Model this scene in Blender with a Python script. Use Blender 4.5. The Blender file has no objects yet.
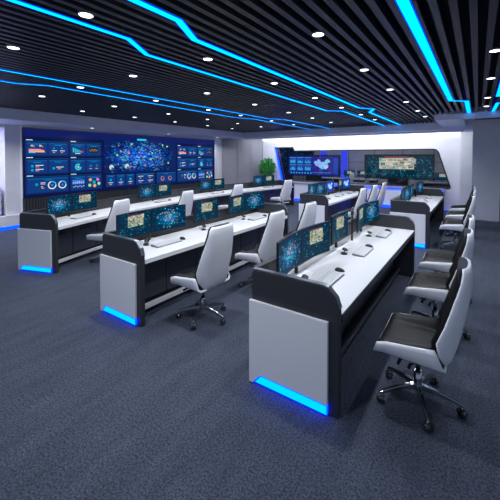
import bpy, bmesh, math, random
from mathutils import Vector, Matrix
C = bpy.context.scene.collection
PI = math.pi
random.seed(7)

# ------------------------------------------------------------------ materials
def mat(name, color, rough=.5, metal=0, coat=0, spec=.5, emis=None, estr=1):
    m = bpy.data.materials.new(name); m.use_nodes = True
    b = m.node_tree.nodes['Principled BSDF']
    b.inputs['Base Color'].default_value = (*color, 1)
    b.inputs['Roughness'].default_value = rough
    b.inputs['Metallic'].default_value = metal
    b.inputs['Coat Weight'].default_value = coat
    b.inputs['Specular IOR Level'].default_value = spec
    if emis:
        b.inputs['Emission Color'].default_value = (*emis, 1)
        b.inputs['Emission Strength'].default_value = estr
    return m

def noise_mix(m, scale, c1, c2, detail=4, stretch=(1, 1, 1), bump=0, bscale=None, lo=.35, hi=.65):
    nt = m.node_tree; N = nt.nodes; L = nt.links; b = N['Principled BSDF']
    tc = N.new('ShaderNodeTexCoord'); mp = N.new('ShaderNodeMapping'); mp.inputs['Scale'].default_value = stretch
    nz = N.new('ShaderNodeTexNoise'); nz.inputs['Scale'].default_value = scale; nz.inputs['Detail'].default_value = detail
    cr = N.new('ShaderNodeValToRGB')
    cr.color_ramp.elements[0].position = lo; cr.color_ramp.elements[0].color = (*c1, 1)
    cr.color_ramp.elements[1].position = hi; cr.color_ramp.elements[1].color = (*c2, 1)
    L.new(tc.outputs['Object'], mp.inputs[0]); L.new(mp.outputs[0], nz.inputs[0])
    L.new(nz.outputs['Fac'], cr.inputs[0]); L.new(cr.outputs[0], b.inputs['Base Color'])
    if bump:
        n2 = N.new('ShaderNodeTexNoise'); n2.inputs['Scale'].default_value = bscale or scale; n2.inputs['Detail'].default_value = 3
        bp = N.new('ShaderNodeBump'); bp.inputs['Strength'].default_value = bump; bp.inputs['Distance'].default_value = .01
        L.new(tc.outputs['Object'], n2.inputs[0]); L.new(n2.outputs['Fac'], bp.inputs['Height']); L.new(bp.outputs[0], b.inputs['Normal'])
    return cr

M = {}
M['white'] = mat('white_laminate', (.80, .81, .84), .35)
M['top'] = mat('white_worktop', (.64, .65, .68), .32)
M['chairwhite'] = mat('chair_shell_white', (.82, .84, .89), .28, coat=.3)
M['dark'] = mat('dark_grey_panel', (.030, .032, .037), .42)
noise_mix(M['dark'], 60, (.027, .029, .034), (.034, .036, .041), stretch=(1, 1, 12))
M['darker'] = mat('black_cabinet', (.012, .014, .02), .35)
M['door'] = mat('cabinet_door_navy', (.045, .05, .065), .38)
M['slot'] = mat('slot_black', (.002, .002, .003), .6)
M['edge'] = mat('dark_edge', (.05, .055, .07), .35, metal=.4)
M['trim'] = mat('satin_trim', (.22, .24, .28), .3, metal=.8)
M['leather'] = mat('black_leather', (.010, .010, .011), .42, spec=.18)
noise_mix(M['leather'], 14, (.008, .008, .009), (.013, .013, .014), bump=.12, bscale=12)
M['chrome'] = mat('chrome', (.36, .38, .42), .2, metal=1)
M['plastic'] = mat('black_plastic', (.012, .012, .014), .35)
M['caster'] = mat('caster_black', (.02, .02, .022), .3)
M['keys'] = mat('keys_grey', (.66, .67, .70), .5)
M['padtop'] = mat('desk_gadget', (.03, .03, .035), .3)
M['wall'] = mat('wall_white', (.74, .75, .80), .6)
noise_mix(M['wall'], 3, (.73, .74, .79), (.76, .77, .82))
M['wallgrey'] = mat('wall_grey', (.30, .31, .36), .5)
noise_mix(M['wallgrey'], 2, (.29, .29, .33), (.32, .32, .36))
M['panelgrey'] = mat('panel_grey', (.5, .52, .6), .5); noise_mix(M['panelgrey'], 2, (.5, .52, .6), (.54, .56, .64))
M['soffit'] = mat('soffit_grey', (.50, .51, .60), .55)
noise_mix(M['soffit'], 2, (.68, .71, .88), (.71, .74, .91))
M['slats'] = mat('ceiling_slats', (.085, .085, .095), .45)
noise_mix(M['slats'], 4, (.022, .023, .03), (.034, .035, .044), stretch=(8, .3, 1))
M['deck'] = mat('ceiling_deck', (.010, .016, .045), .8)  # blue cast of the LED strips is put into this colour
M['wains'] = mat('ribbed_charcoal', (.05, .052, .06), .4)
noise_mix(M['wains'], 8, (.045, .047, .055), (.055, .057, .065), stretch=(1, 3, 1))
M['stone'] = mat('stone_grey', (.22, .23, .25), .5)
noise_mix(M['stone'], 1.5, (.26, .27, .29), (.38, .39, .41), detail=6)
M['pot'] = mat('white_pot', (.7, .7, .72), .3)
M['leaf'] = mat('leaf_green', (.02, .16, .03), .45)
noise_mix(M['leaf'], 9, (.02, .2, .03), (.06, .42, .07))
M['stem'] = mat('stem_brown', (.07, .045, .025), .7)

def carpet():
    m = mat('carpet_blue_grey', (.05, .06, .09), .95, spec=.15)
    nt = m.node_tree; N = nt.nodes; L = nt.links; b = N['Principled BSDF']
    tc = N.new('ShaderNodeTexCoord')
    mp = N.new('ShaderNodeMapping'); mp.inputs['Scale'].default_value = (3.0, .55, 1)
    n1 = N.new('ShaderNodeTexNoise'); n1.inputs['Scale'].default_value = 2.6; n1.inputs['Detail'].default_value = 6; n1.inputs['Roughness'].default_value = .7
    n2 = N.new('ShaderNodeTexNoise'); n2.inputs['Scale'].default_value = 72; n2.inputs['Detail'].default_value = 5; n2.inputs['Roughness'].default_value = .85
    r1 = N.new('ShaderNodeMapRange'); r1.inputs[1].default_value = .3; r1.inputs[2].default_value = .7; r1.inputs[3].default_value = .8; r1.inputs[4].default_value = 1.2
    r2 = N.new('ShaderNodeMapRange'); r2.inputs[1].default_value = .36; r2.inputs[2].default_value = .66; r2.inputs[3].default_value = .1; r2.inputs[4].default_value = 2.1; r2.clamp = False
    mu = N.new('ShaderNodeMath'); mu.operation = 'MULTIPLY'
    mx = N.new('ShaderNodeMix'); mx.data_type = 'RGBA'; mx.blend_type = 'MULTIPLY'; mx.inputs[0].default_value = 1
    mx.inputs[6].default_value = (.050, .060, .087, 1)
    L.new(tc.outputs['Object'], mp.inputs[0]); L.new(mp.outputs[0], n1.inputs[0]); L.new(tc.outputs['Object'], n2.inputs[0])
    L.new(n1.outputs['Fac'], r1.inputs[0]); L.new(n2.outputs['Fac'], r2.inputs[0])
    L.new(r1.outputs[0], mu.inputs[0]); L.new(r2.outputs[0], mu.inputs[1]); L.new(mu.outputs[0], mx.inputs[7])
    L.new(mx.outputs[2], b.inputs['Base Color'])
    bp = N.new('ShaderNodeBump'); bp.inputs['Strength'].default_value = .5; bp.inputs['Distance'].default_value = .004
    L.new(n2.outputs['Fac'], bp.inputs['Height']); L.new(bp.outputs[0], b.inputs['Normal'])
    return m
M['carpet'] = carpet()

def emit(name, color, s):
    m = bpy.data.materials.new(name); m.use_nodes = True; nt = m.node_tree; nt.nodes.clear()
    e = nt.nodes.new('ShaderNodeEmission'); e.inputs[0].default_value = (*color, 1); e.inputs[1].default_value = s
    o = nt.nodes.new('ShaderNodeOutputMaterial'); nt.links.new(e.outputs[0], o.inputs[0]); return m
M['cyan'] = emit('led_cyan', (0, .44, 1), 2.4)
M['blue'] = emit('led_halo_blue', (.0, .04, 1), 2.2)  # deep blue for the halo painted round the cyan ceiling strips
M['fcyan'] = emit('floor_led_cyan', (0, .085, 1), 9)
M['fblue'] = emit('floor_led_blue', (0, .02, 1), 9)  # real floor strips, and the painted halo border on the consoles
M['bluecol'] = emit('blue_column', (.03, .06, .9), 1.0)
M['lamp'] = emit('lamp_disc', (1, .98, .95), 5)
M['cove'] = emit('cove_white', (.93, .95, 1), 2.6)
M['coveB'] = emit('cove_lavender', (.45, .45, 1), 1.2)

def screen_mat():
    m = mat('screen_pixels', (.0, .0, .0), .5, spec=.08); nt = m.node_tree; b = nt.nodes['Principled BSDF']
    a = nt.nodes.new('ShaderNodeAttribute'); a.attribute_name = 'Col'
    nt.links.new(a.outputs['Color'], b.inputs['Emission Color']); b.inputs['Emission Strength'].default_value = 1.05
    return m
M['screen'] = screen_mat()

def glass():
    m = bpy.data.materials.new('pane_glass'); m.use_nodes = True; nt = m.node_tree; nt.nodes.clear()
    t = nt.nodes.new('ShaderNodeBsdfTransparent'); t.inputs[0].default_value = (.88, .9, .95, 1)
    g = nt.nodes.new('ShaderNodeBsdfGlossy'); g.inputs['Roughness'].default_value = .03
    f = nt.nodes.new('ShaderNodeFresnel'); f.inputs[0].default_value = 1.45
    x = nt.nodes.new('ShaderNodeMixShader'); o = nt.nodes.new('ShaderNodeOutputMaterial')
    nt.links.new(f.outputs[0], x.inputs[0]); nt.links.new(t.outputs[0], x.inputs[1]); nt.links.new(g.outputs[0], x.inputs[2]); nt.links.new(x.outputs[0], o.inputs[0])
    return m
M['glass'] = glass()

# ------------------------------------------------------------------ mesh helpers
class MB:
    def __init__(s): s.v = []; s.f = []; s.mi = []; s.sm = []; s.col = []
    def add(s, vs, fs, mi=0, smooth=False, col=None):
        o = len(s.v); s.v += [tuple(v) for v in vs]
        for f in fs: s.f.append([i + o for i in f]); s.mi.append(mi); s.sm.append(smooth); s.col.append(col)
    def box(s, x0, x1, y0, y1, z0, z1, mi=0, ny=1, col=None):
        vs = []
        for k in range(ny + 1):
            y = y0 + (y1 - y0) * k / ny
            vs += [(x0, y, z0), (x1, y, z0), (x1, y, z1), (x0, y, z1)]
        fs = [(0, 1, 2, 3)]
        for k in range(ny):
            a = 4 * k; b = a + 4
            for i in range(4):
                j = (i + 1) % 4; fs.append((a + j, a + i, b + i, b + j))
        e = 4 * ny; fs.append((e + 3, e + 2, e + 1, e))
        s.add(vs, fs, mi, col=col)
    def prism_y(s, poly, y0, y1, mi=0):      # poly of (x,z)
        n = len(poly); vs = [(x, y0, z) for x, z in poly] + [(x, y1, z) for x, z in poly]
        fs = [tuple(range(n)), tuple(range(2 * n - 1, n - 1, -1))]
        for i in range(n):
            j = (i + 1) % n; fs.append((j, i, i + n, j + n))
        s.add(vs, fs, mi)
    def prism_z(s, poly, z0, z1, mi=0):
        n = len(poly); vs = [(x, y, z0) for x, y in poly] + [(x, y, z1) for x, y in poly]
        fs = [tuple(range(n - 1, -1, -1)), tuple(range(n, 2 * n))]
        for i in range(n):
            j = (i + 1) % n; fs.append((i, j, j + n, i + n))
        s.add(vs, fs, mi)
    def tube(s, p0, p1, r0, r1=None, n=12, mi=0, cap=True):
        r1 = r0 if r1 is None else r1
        p0 = Vector(p0); p1 = Vector(p1); d = (p1 - p0).normalized()
        a = d.orthogonal().normalized(); b = d.cross(a); vs = []
        for p, r in ((p0, r0), (p1, r1)):
            for k in range(n):
                t = 2 * PI * k / n; vs.append(p + (a * math.cos(t) + b * math.sin(t)) * r)
        s.add(vs, [(i, (i + 1) % n, n + (i + 1) % n, n + i) for i in range(n)], mi, True)
        if cap: s.add(vs, [tuple(range(n - 1, -1, -1)), tuple(range(n, 2 * n))], mi)
    def loft(s, secs, mi=0, closed=True, caps=True, smooth=True):
        n = len(secs[0]); vs = [p for q in secs for p in q]; fs = []
        for k in range(len(secs) - 1):
            for i in range(n if closed else n - 1):
                j = (i + 1) % n; fs.append((k * n + i, k * n + j, (k + 1) * n + j, (k + 1) * n + i))
        s.add(vs, fs, mi, smooth)
        if caps and closed:
            e = (len(secs) - 1) * n
            s.add(vs, [tuple(range(n - 1, -1, -1)), tuple(range(e, e + n))], mi)
    def build(s, name, mats, parent=None, loc=(0, 0, 0), fn=None, bevel=0, kind=None, seg=2):
        if not isinstance(mats, (list, tuple)): mats = [mats]
        me = bpy.data.meshes.new(name)
        v = [fn(*p) for p in s.v] if fn else s.v
        me.from_pydata(v, [], s.f)
        for m in mats: me.materials.append(m)
        for p, mi, sm in zip(me.polygons, s.mi, s.sm): p.material_index = mi; p.use_smooth = sm
        if any(c is not None for c in s.col):
            at = me.color_attributes.new('Col', 'FLOAT_COLOR', 'CORNER')
            for p, c in zip(me.polygons, s.col):
                for li in p.loop_indices: at.data[li].color = (*(c or (0, 0, 0)), 1)
        else:
            bm = bmesh.new(); bm.from_mesh(me); bmesh.ops.remove_doubles(bm, verts=bm.verts, dist=1e-5)
            bmesh.ops.recalc_face_normals(bm, faces=bm.faces); bm.to_mesh(me); bm.free()
        me.update()
        o = bpy.data.objects.new(name, me); C.objects.link(o); o.location = loc
        if parent: o.parent = parent
        if bevel:
            b = o.modifiers.new('bevel', 'BEVEL'); b.width = bevel; b.segments = seg; b.limit_method = 'ANGLE'; b.angle_limit = math.radians(40)
        if kind: o['kind'] = kind
        return o

def tag(o, label=None, cat=None, group=None):
    if label and not 3 < len(label.split()) <= 16 and cat: print('LBL', len(label.split()), label)
    if label: o['label'] = label
    if cat: o['category'] = cat
    if group: o['group'] = group
    return o
def empty(name, loc, rz=0):
    o = bpy.data.objects.new(name, None); C.objects.link(o); o.location = loc; o.rotation_euler = (0, 0, rz); o.empty_display_size = .1; return o
def copy_tree(o, parent=None):
    c = o.copy(); C.objects.link(c); c.parent = parent
    for ch in list(o.children): copy_tree(ch, c)
    return c
def st(mb, name, m, **k): return mb.build(name, m, kind='structure', **k)

# ------------------------------------------------------------------ the shell
m = MB(); m.box(-12, 4, -2.5, 19.2, -.1, 0); st(m, 'floor', M['carpet'])

# ceiling: dark deck, one field of baffles under it
m = MB(); m.box(-10.2, 3.2, -.2, 13.7, 3.16, 3.22, 1)
x = -8.95; 
while x < 3.0:
    y1 = 12.1 if x < -.95 else 9.85
    m.box(x, x + .052, 0, y1, 3.0, 3.10); x += .12
st(m, 'ceiling', [M['slats'], M['deck']])

# soffit on the left and far sides
m = MB()
m.box(-10.2, -8.75, 0, 13.7, 2.76, 3.12); m.box(-8.75, -.95, 12.05, 13.7, 2.76, 3.12)
m.box(-.95, -.33, 9.8, 13.7, 2.86, 3.12); m.box(-.33, 2.6, 9.8, 10.0, 2.86, 3.12)
m.box(-.95, -.11, 12.12, 13.7, 2.75, 3.12)
st(m, 'trim_1', M['soffit'])

# wall behind the big display, its lower charcoal ribs
m = MB(); m.box(-10.3, -10.02, 3.74, 12.35, 0, 2.9); m.box(-10.4, -10.2, 3.47, 3.74, .0, 2.9); m.box(-10.3, -9.98, 11.46, 12.25, 0, 2.9)
st(m, 'wall_left', M['wall'])
m = MB(); m.box(-10.02, -9.97, 3.72, 11.46, .0, .8)
y = 3.74
while y < 11.44: m.box(-9.97, -9.945, y, y + .035, .08, .78); y += .07
st(m, 'trim_2', M['wains'])
m = MB(); m.box(-10.0, -9.9, 3.70, 11.5, .0, .14); st(m, 'baseboard_left', M['wallgrey'])
# niche at the far left
m = MB(); m.box(-10.9, -10.8, 0, 3.47, 0, 2.9); m.box(-10.8, -10.2, 3.40, 3.47, 0, 2.9); m.box(-10.8, -10.22, 0, 3.4, 2.68, 2.9)
st(m, 'wall_niche', M['wall'])
m = MB(); m.box(-10.195, -10.09, 1.0, 3.70, .075, .36); st(m, 'trim_3', M['wall'], bevel=.01)
def led_box(name, label, x0, x1, y0, y1, z0, z1, group=None, top=None):
    mb = MB(); mb.box(x0, x1, y0, y1, z0, z1)
    o = mb.build(name, M['fblue']); tag(o, label, 'light strip', group); return o
led_box('light_strip', 'blue light strip along the floor under the white ledge at the far left edge', -10.19, -10.10, 1.0, 3.70, .001, .07)
t = empty('cove_light', (-10.76, 2, 2.64)); tag(t, 'lavender light glowing inside the wall niche at the left edge', 'light')
mb = MB(); mb.box(-.03, .03, -1.0, 1.1, -.01, .03); mb.build('light_tube', M['coveB'], t)

# grey closet panels across the corner
def diag(x, y, z): return (x, y, z)
m = MB(); m.prism_z([(-10.3, 12.2), (-10.0, 12.2), (-9.95, 12.0), (-8.55, 13.35), (-8.7, 13.7), (-10.3, 13.7)], 0, 2.9); st(m, 'wall_corner', M['wallgrey'])
m = MB()
for t0, t1 in ((.03, .36), (.38, .70), (.72, .97)):
    ax, ay, bx, by = -9.95, 12.0, -8.55, 13.35; nx, ny = .694, -.72
    p = [(ax + (bx - ax) * t0, ay + (by - ay) * t0), (ax + (bx - ax) * t1, ay + (by - ay) * t1)]
    m.prism_z([p[0], p[1], (p[1][0] + nx * .02, p[1][1] + ny * .02), (p[0][0] + nx * .02, p[0][1] + ny * .02)], .05, 2.74)
st(m, 'trim_4', M['wallgrey'])

# far white wall with the angled opening
O = [(-7.91, 2.36), (-7.02, 2.36), (-6.93, 2.2), (-1.32, 2.2), (-1.22, 2.17), (-1.15, 2.08), (-.78, .86), (-.80, .80), (-.86, .78), (-7.53, .78)]
R = [(-8.75, 2.9), (-.1, 2.9), (-.1, 0), (-8.75, 0)]
m = MB()
Y0, Y1 = 13.5, 13.72
m.prism_y([(-8.75, 0), (-8.75, 2.9), (-7.91, 2.9), O[0], O[9], (-7.53, 0)], Y0, Y1)
m.prism_y([(-7.91, 2.9), (-6.93, 2.9), O[2], O[1], O[0]], Y0, Y1)
m.prism_y([(-6.93, 2.9), (-1.32, 2.9), O[3], O[2]], Y0, Y1)
m.prism_y([(-1.32, 2.9), (-.1, 2.9), (-.1, 0), (-.86, 0), O[8], O[7], O[6], O[5], O[4], O[3]], Y0, Y1)
m.prism_y([(-7.53, 0), O[9], O[8], (-.86, 0)], Y0, Y1)
st(m, 'wall_far', M['wall'])
# frame round the opening: an inner black reveal
m = MB(); n = len(O)
cx = sum(p[0] for p in O) / n; cz = sum(p[1] for p in O) / n
for i in range(n):
    a = O[i]; b = O[(i + 1) % n]
    dx, dz = b[0] - a[0], b[1] - a[1]; l = math.hypot(dx, dz) or 1
    nx, nz = dz / l, -dx / l
    if (cx - a[0]) * nx + (cz - a[1]) * nz < 0: nx, nz = -nx, -nz
    w = .035
    m.prism_y([a, b, (b[0] + nx * w, b[1] + nz * w), (a[0] + nx * w, a[1] + nz * w)], 13.47, 13.74)
fr = st(m, 'window_1', M['plastic'])
m = MB(); m.prism_y(O, 13.60, 13.606); m.build('window_pane', M['glass'], fr)
t = empty('light_strip', (-7.72, 13.48, 1.57)); tag(t, 'slanted blue light strip on the left edge of the angled opening', 'light strip')
m = MB(); m.prism_y([(-.21, .79), (-.15, .79), (.23, -.79), (.17, -.79)], -.03, 0); m.build('diffuser', M['fblue'], t)
# low white wall in front of the opening
m = MB(); m.box(-6.85, -5.3, 12.95, 13.5, .07, .74); m.box(-5.3, -.98, 13.25, 13.5, .07, .74); st(m, 'wall_low', M['white'], bevel=.01)
m = MB(); m.box(-6.9, -5.28, 12.92, 13.5, .74, .79); m.box(-5.28, -.95, 13.22, 13.5, .74, .79); st(m, 'trim_5', M['wallgrey'])
led_box('light_strip', 'blue light strip at the foot of the projecting white counter below the big map display', -6.85, -5.3, 12.93, 13.0, 0, .07)
led_box('light_strip', 'blue light strip along the foot of the low white wall beneath the opening', -5.28, -.98, 13.22, 13.3, 0, .07)
led_box('light_strip', 'thin blue light strip under the ledge of the low white wall', -5.28, -.98, 13.212, 13.24, .715, .742)
# cove light under the far soffit
m = MB(); m.box(-8.75, -.35, 12.05, 12.10, 2.69, 2.75); st(m, 'trim_7', M['soffit'])  # lip added to hide the wash lamp behind it
t = empty('cove_light', (-4.4, 13.44, 2.72)); tag(t, 'white cove light washing the top of the far wall under the soffit', 'light')
mb = MB(); mb.box(-4.2, 3.9, -.05, .03, -.02, .02); mb.build('light_tube', M['cove'], t)
# right: white pilaster and grey panel
m = MB(); m.box(-.50, -.10, 13.3, 13.5, 0, 2.75); st(m, 'wall_pilaster', M['wall'])
m = MB(); m.box(-.14, .53, 11.85, 12.1, .03, 3.0); m.box(-.13, .50, 11.88, 12.1, 0, .03); st(m, 'wall_right', M['panelgrey'])
m = MB(); m.box(.58, 2.6, 12.4, 12.5, 0, 3.0); st(m, 'wall_right_far', M['wallgrey'])

# ------------------------------------------------------------------ room beyond the opening
m = MB(); m.box(-12, 1, 19.0, 19.2, 0, 3.6); st(m, 'wall_back', M['stone'])
m = MB()
for i in range(9): m.box(-12 + i * 1.45, -11.975 + i * 1.45, 18.985, 19.0, 0, 3.4)
for z in (.8, 1.6, 2.4): m.box(-12, 1, 18.985, 19.0, z, z + .02)
st(m, 'trim_6', M['darker'])
m = MB(); m.box(-12, 1, 13.72, 19.1, 3.4, 3.5); st(m, 'ceiling_back_room', M['dark'])
m = MB(); m.box(-12.1, -12, 13.7, 19.1, 0, 3.5); st(m, 'wall_side', M['wallgrey'])
m = MB(); m.box(1, 1.1, 13.7, 19.1, 0, 3.5); st(m, 'wall_side_right', M['wallgrey'])
for X, lb in ((-6.12, 'glowing blue column behind the low opening right of the map display'), (-7.35, 'glowing blue column half hidden behind the map display')):
    t = empty('column', (X, 18, 0)); tag(t, lb, 'column')
    m = MB(); m.tube((0, 0, 0), (0, 0, 3.4), .17, n=24); m.build('shaft', M['bluecol'], t)
    m = MB(); m.tube((0, 0, 0), (0, 0, .12), .21, n=24); m.build('base', M['darker'], t)

# ------------------------------------------------------------------ LED strips in the ceiling
def ribbon(pts, w, z0, z1):
    mb = MB(); n = len(pts); L = []
    for i, p in enumerate(pts):
        p = Vector(p); d = Vector((0, 0))
        a = (Vector(pts[i]) - Vector(pts[i - 1])).normalized() if i else None
        b = (Vector(pts[i + 1]) - Vector(pts[i])).normalized() if i < n - 1 else None
        if a is None: a = b
        if b is None: b = a
        t = (a + b).normalized(); nn = Vector((-t.y, t.x)); k = 1 / max(.45, nn.dot(Vector((-a.y, a.x))))
        L.append((p, nn * k))
    return L
def led(label, pts, w=.075):
    x0, y0 = pts[len(pts) // 2]
    t = empty('light_strip', (x0, y0, 3.0)); tag(t, label, 'light strip', 'light strips in the slatted ceiling')
    L = ribbon([(p[0] - x0, p[1] - y0) for p in pts], w, 0, 0)
    for nm, hw, z0, z1, mt in (('halo_rim', w / 2 + .003, -.006, -.001, M['blue']), ('diffuser', w / 2 - .005, -.0078, -.0061, M['cyan'])):  # wider blue layer paints the glow halo; the diffuser is the actual strip
        m = MB()
        secs = [[(p.x + q.x * hw, p.y + q.y * hw, z1), (p.x - q.x * hw, p.y - q.y * hw, z1), (p.x - q.x * hw, p.y - q.y * hw, z0), (p.x + q.x * hw, p.y + q.y * hw, z0)] for p, q in L]
        m.loft(secs, smooth=False); m.build(nm, mt, t)
led('widest blue light strip in the ceiling, running toward the right rear beam', [(-.45, .6), (-.45, 7.5), (-.2, 7.72), (-.2, 9.79)], .085)
led('short blue ceiling light strip cut by the right edge of the photo', [(.28, 3), (.28, 7.42), (.75, 7.5)], .07)
led('small blue ceiling light strip by the beam at the right edge', [(.8, 8.25), (.31, 8.35), (.28, 9.79)], .07)
led('blue ceiling light strip kinked near the top middle, right one of the middle pair', [(-1.99, .5), (-1.99, 1.86), (-2.19, 2.24), (-2.2, 7.4), (-1.97, 7.8), (-2.2, 8.3), (-2.2, 12.04)], .07)
led('blue ceiling light strip starting at the top left corner, left one of the middle pair', [(-2.7, .3), (-2.68, 1.88), (-2.93, 2.28), (-2.96, 7.45), (-2.67, 7.7), (-2.71, 12.04)], .06)
led('long straight blue ceiling light strip on the left, upper one of the far pair', [(-4.94, .5), (-4.94, 8.0), (-4.67, 8.5), (-4.69, 12.04)], .045)
led('blue ceiling light strip nearest the video wall, lower one of the far pair', [(-5.66, .5), (-5.66, 2.05), (-5.43, 2.4), (-5.56, 7.2), (-5.32, 7.9), (-5.48, 12.04)], .04)

# ------------------------------------------------------------------ downlights
def downlight():
    t = empty('ceiling_downlight', (0, 0, 3.0))
    m = MB(); n = 20
    secs = []
    for r, z in ((.001, .02), (.058, .02), (.058, -.008), (.05, -.008), (.05, .0), (.001, .0)):
        secs.append([(r * math.cos(2 * PI * k / n), r * math.sin(2 * PI * k / n), z) for k in range(n)])
    m.loft(secs, caps=False); m.build('trim_ring', M['trim'], t)
    m = MB(); m.tube((0, 0, -.005), (0, 0, -.008), .0495, n=n); m.build('lamp_disc', M['lamp'], t)
    return t
rows = [(.13, 'right of the widest blue strip', [4.24, 5.69, 7.5, 8.74]),
        (-1.19, 'between the widest blue strip and the middle pair of strips', [1.37, 2.78, 4.23, 5.69, 7.15, 8.68, 10.01]),
        (-2.5, 'between the two middle blue strips', [1.38, 2.77, 4.23, 5.71, 7.15, 8.61, 10.01]),
        (-3.84, 'left of the middle pair of blue strips', [1.37, 2.76, 4.23, 5.7, 7.19, 8.6, 10.01]),
        (-5.15, 'between the two far blue strips', [2.74, 4.21, 5.72, 6.98, 8.55, 10.0]),
        (-6.47, 'just beyond the far pair of blue strips', [2.74, 4.17, 5.68, 7.15, 8.6, 10.01]),
        (-7.78, 'nearest the video wall soffit', [4.18, 5.63, 7.1, 8.6, 10.0])]
ordn = ['nearest', 'second nearest', 'third nearest', 'fourth nearest', 'fifth nearest', 'sixth nearest', 'farthest']
dl = None
def lamp_under(x, y, z, e):
    l = bpy.data.lights.new('downlight_lamp', 'AREA'); l.shape = 'DISK'; l.size = .09; l.energy = e; l.color = (.93, .95, 1); l.spread = math.radians(150)
    o = bpy.data.objects.new('downlight_lamp', l); C.objects.link(o); o.location = (x, y, z)
ld = bpy.data.lights.new('downlight_lamp', 'AREA'); ld.shape = 'DISK'; ld.size = .09; ld.energy = 12.5; ld.color = (.93, .95, 1); ld.spread = math.radians(140)
for X, desc, ys in rows:
    for i, y in enumerate(ys):
        if dl is None: dl = t = downlight()
        else: t = copy_tree(dl)
        t.location = (X, y, 3.0)
        w = ordn[i] if i < len(ys) - 1 else 'farthest'
        tag(t, f'{w} round downlight {desc}', 'ceiling light', 'round downlights in the slatted ceiling')
        lo = bpy.data.objects.new('downlight_lamp', ld); C.objects.link(lo); lo.location = (X, y, 2.9905)

for y, w in ((2.2, 'far left'), (5.3, 'second from left'), (8.2, 'third from left'), (11.0, 'rightmost')):
    t = copy_tree(dl); t.location = (-9.35, y, 2.758); tag(t, w + ' downlight in the grey soffit above the video wall', 'ceiling light', 'downlights in the soffit over the video wall'); lamp_under(-9.35, y, 2.7485, 42 if y < 3 else 18)
# ------------------------------------------------------------------ pixel art for screens
class Art:
    """flat coloured marks in metres (u right, v up), stacked in thin layers"""
    def __init__(s, mp): s.m = MB(); s.mp = mp
    def poly(s, pts, c, l=1): s.m.add([s.mp(u, v, l) for u, v in pts], [tuple(range(len(pts)))], 0, col=c)
    def rect(s, u0, u1, v0, v1, c, l=1, n=1):
        for k in range(n):
            a = u0 + (u1 - u0) * k / n; b = u0 + (u1 - u0) * (k + 1) / n
            s.poly([(a, v0), (b, v0), (b, v1), (a, v1)], c, l)
    def disc(s, u, v, r, c, l=2, n=12): s.poly([(u + r * math.cos(2 * PI * k / n), v + r * math.sin(2 * PI * k / n)) for k in range(n)], c, l)
    def ring(s, u, v, r0, r1, c, l=2, a0=0, a1=1, n=20):
        for k in range(n):
            t0 = 2 * PI * (a0 + (a1 - a0) * k / n); t1 = 2 * PI * (a0 + (a1 - a0) * (k + 1) / n)
            s.poly([(u + r0 * math.cos(t0), v + r0 * math.sin(t0)), (u + r1 * math.cos(t0), v + r1 * math.sin(t0)),
                    (u + r1 * math.cos(t1), v + r1 * math.sin(t1)), (u + r0 * math.cos(t1), v + r0 * math.sin(t1))], c, l)
CY = (0, .55, .75); OR = (.9, .35, .05); WH = (.75, .85, 1)
def burst_art(a, u0, u1, v0, v1, rnd):
    W = u1 - u0; H = v1 - v0
    a.rect(u0, u1, v0, v1, (0, .022, .06), 0, 6)
    cx, cy = u0 + W * .5, v0 + H * .5
    for k in range(7):
        f = (1 - k / 7); n_ = 16; w_ = W * .42 * f; h_ = H * .44 * f
        for q in range(n_):
            a0_, a1_ = 2 * PI * q / n_, 2 * PI * (q + 1) / n_; f2 = (1 - (k + 1) / 7) / f
            P_ = [(cx + w_ * math.cos(a0_), cy + h_ * math.sin(a0_)), (cx + w_ * math.cos(a1_), cy + h_ * math.sin(a1_)), (cx + w_ * f2 * math.cos(a1_), cy + h_ * f2 * math.sin(a1_)), (cx + w_ * f2 * math.cos(a0_), cy + h_ * f2 * math.sin(a0_))]
            a.poly(P_ if k < 6 else P_[:3], (0, .022 + .018 * k, .06 + .035 * k), .9)
    for k in range(260):
        r = abs(rnd.gauss(0, .27)); t = rnd.uniform(0, 2 * PI); u = cx + r * W * .95 * math.cos(t); v = cy + r * H * 1.2 * math.sin(t)
        if not (u0 + .01 < u < u1 - .01 and v0 + .01 < v < v1 - .01): continue
        s_ = rnd.uniform(.004, .015) * (1.3 if r < .2 else 1)
        c = rnd.choice([(0, .35, .62), (0, .16, .55), (.02, .62, .8), (0, .07, .35), (0, .16, .4), (.6, .22, .05) if r < .4 else (0, .08, .2)])
        a.poly([(u - s_, v), (u, v - s_ * .8), (u + s_, v), (u, v + s_ * .8)], c, 1 + rnd.random() * 2)
    for k in range(26):
        u = rnd.choice([u0 + rnd.uniform(.02, .2) * W, u1 - rnd.uniform(.02, .2) * W]); v = v0 + rnd.uniform(.08, .95) * H
        a.rect(u, min(u + rnd.uniform(.01, .05), u1 - .005), v, v + .005, rnd.choice([(0, .16, .32), (0, .32, .48), (0, .07, .16)]), 1.5)
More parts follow.
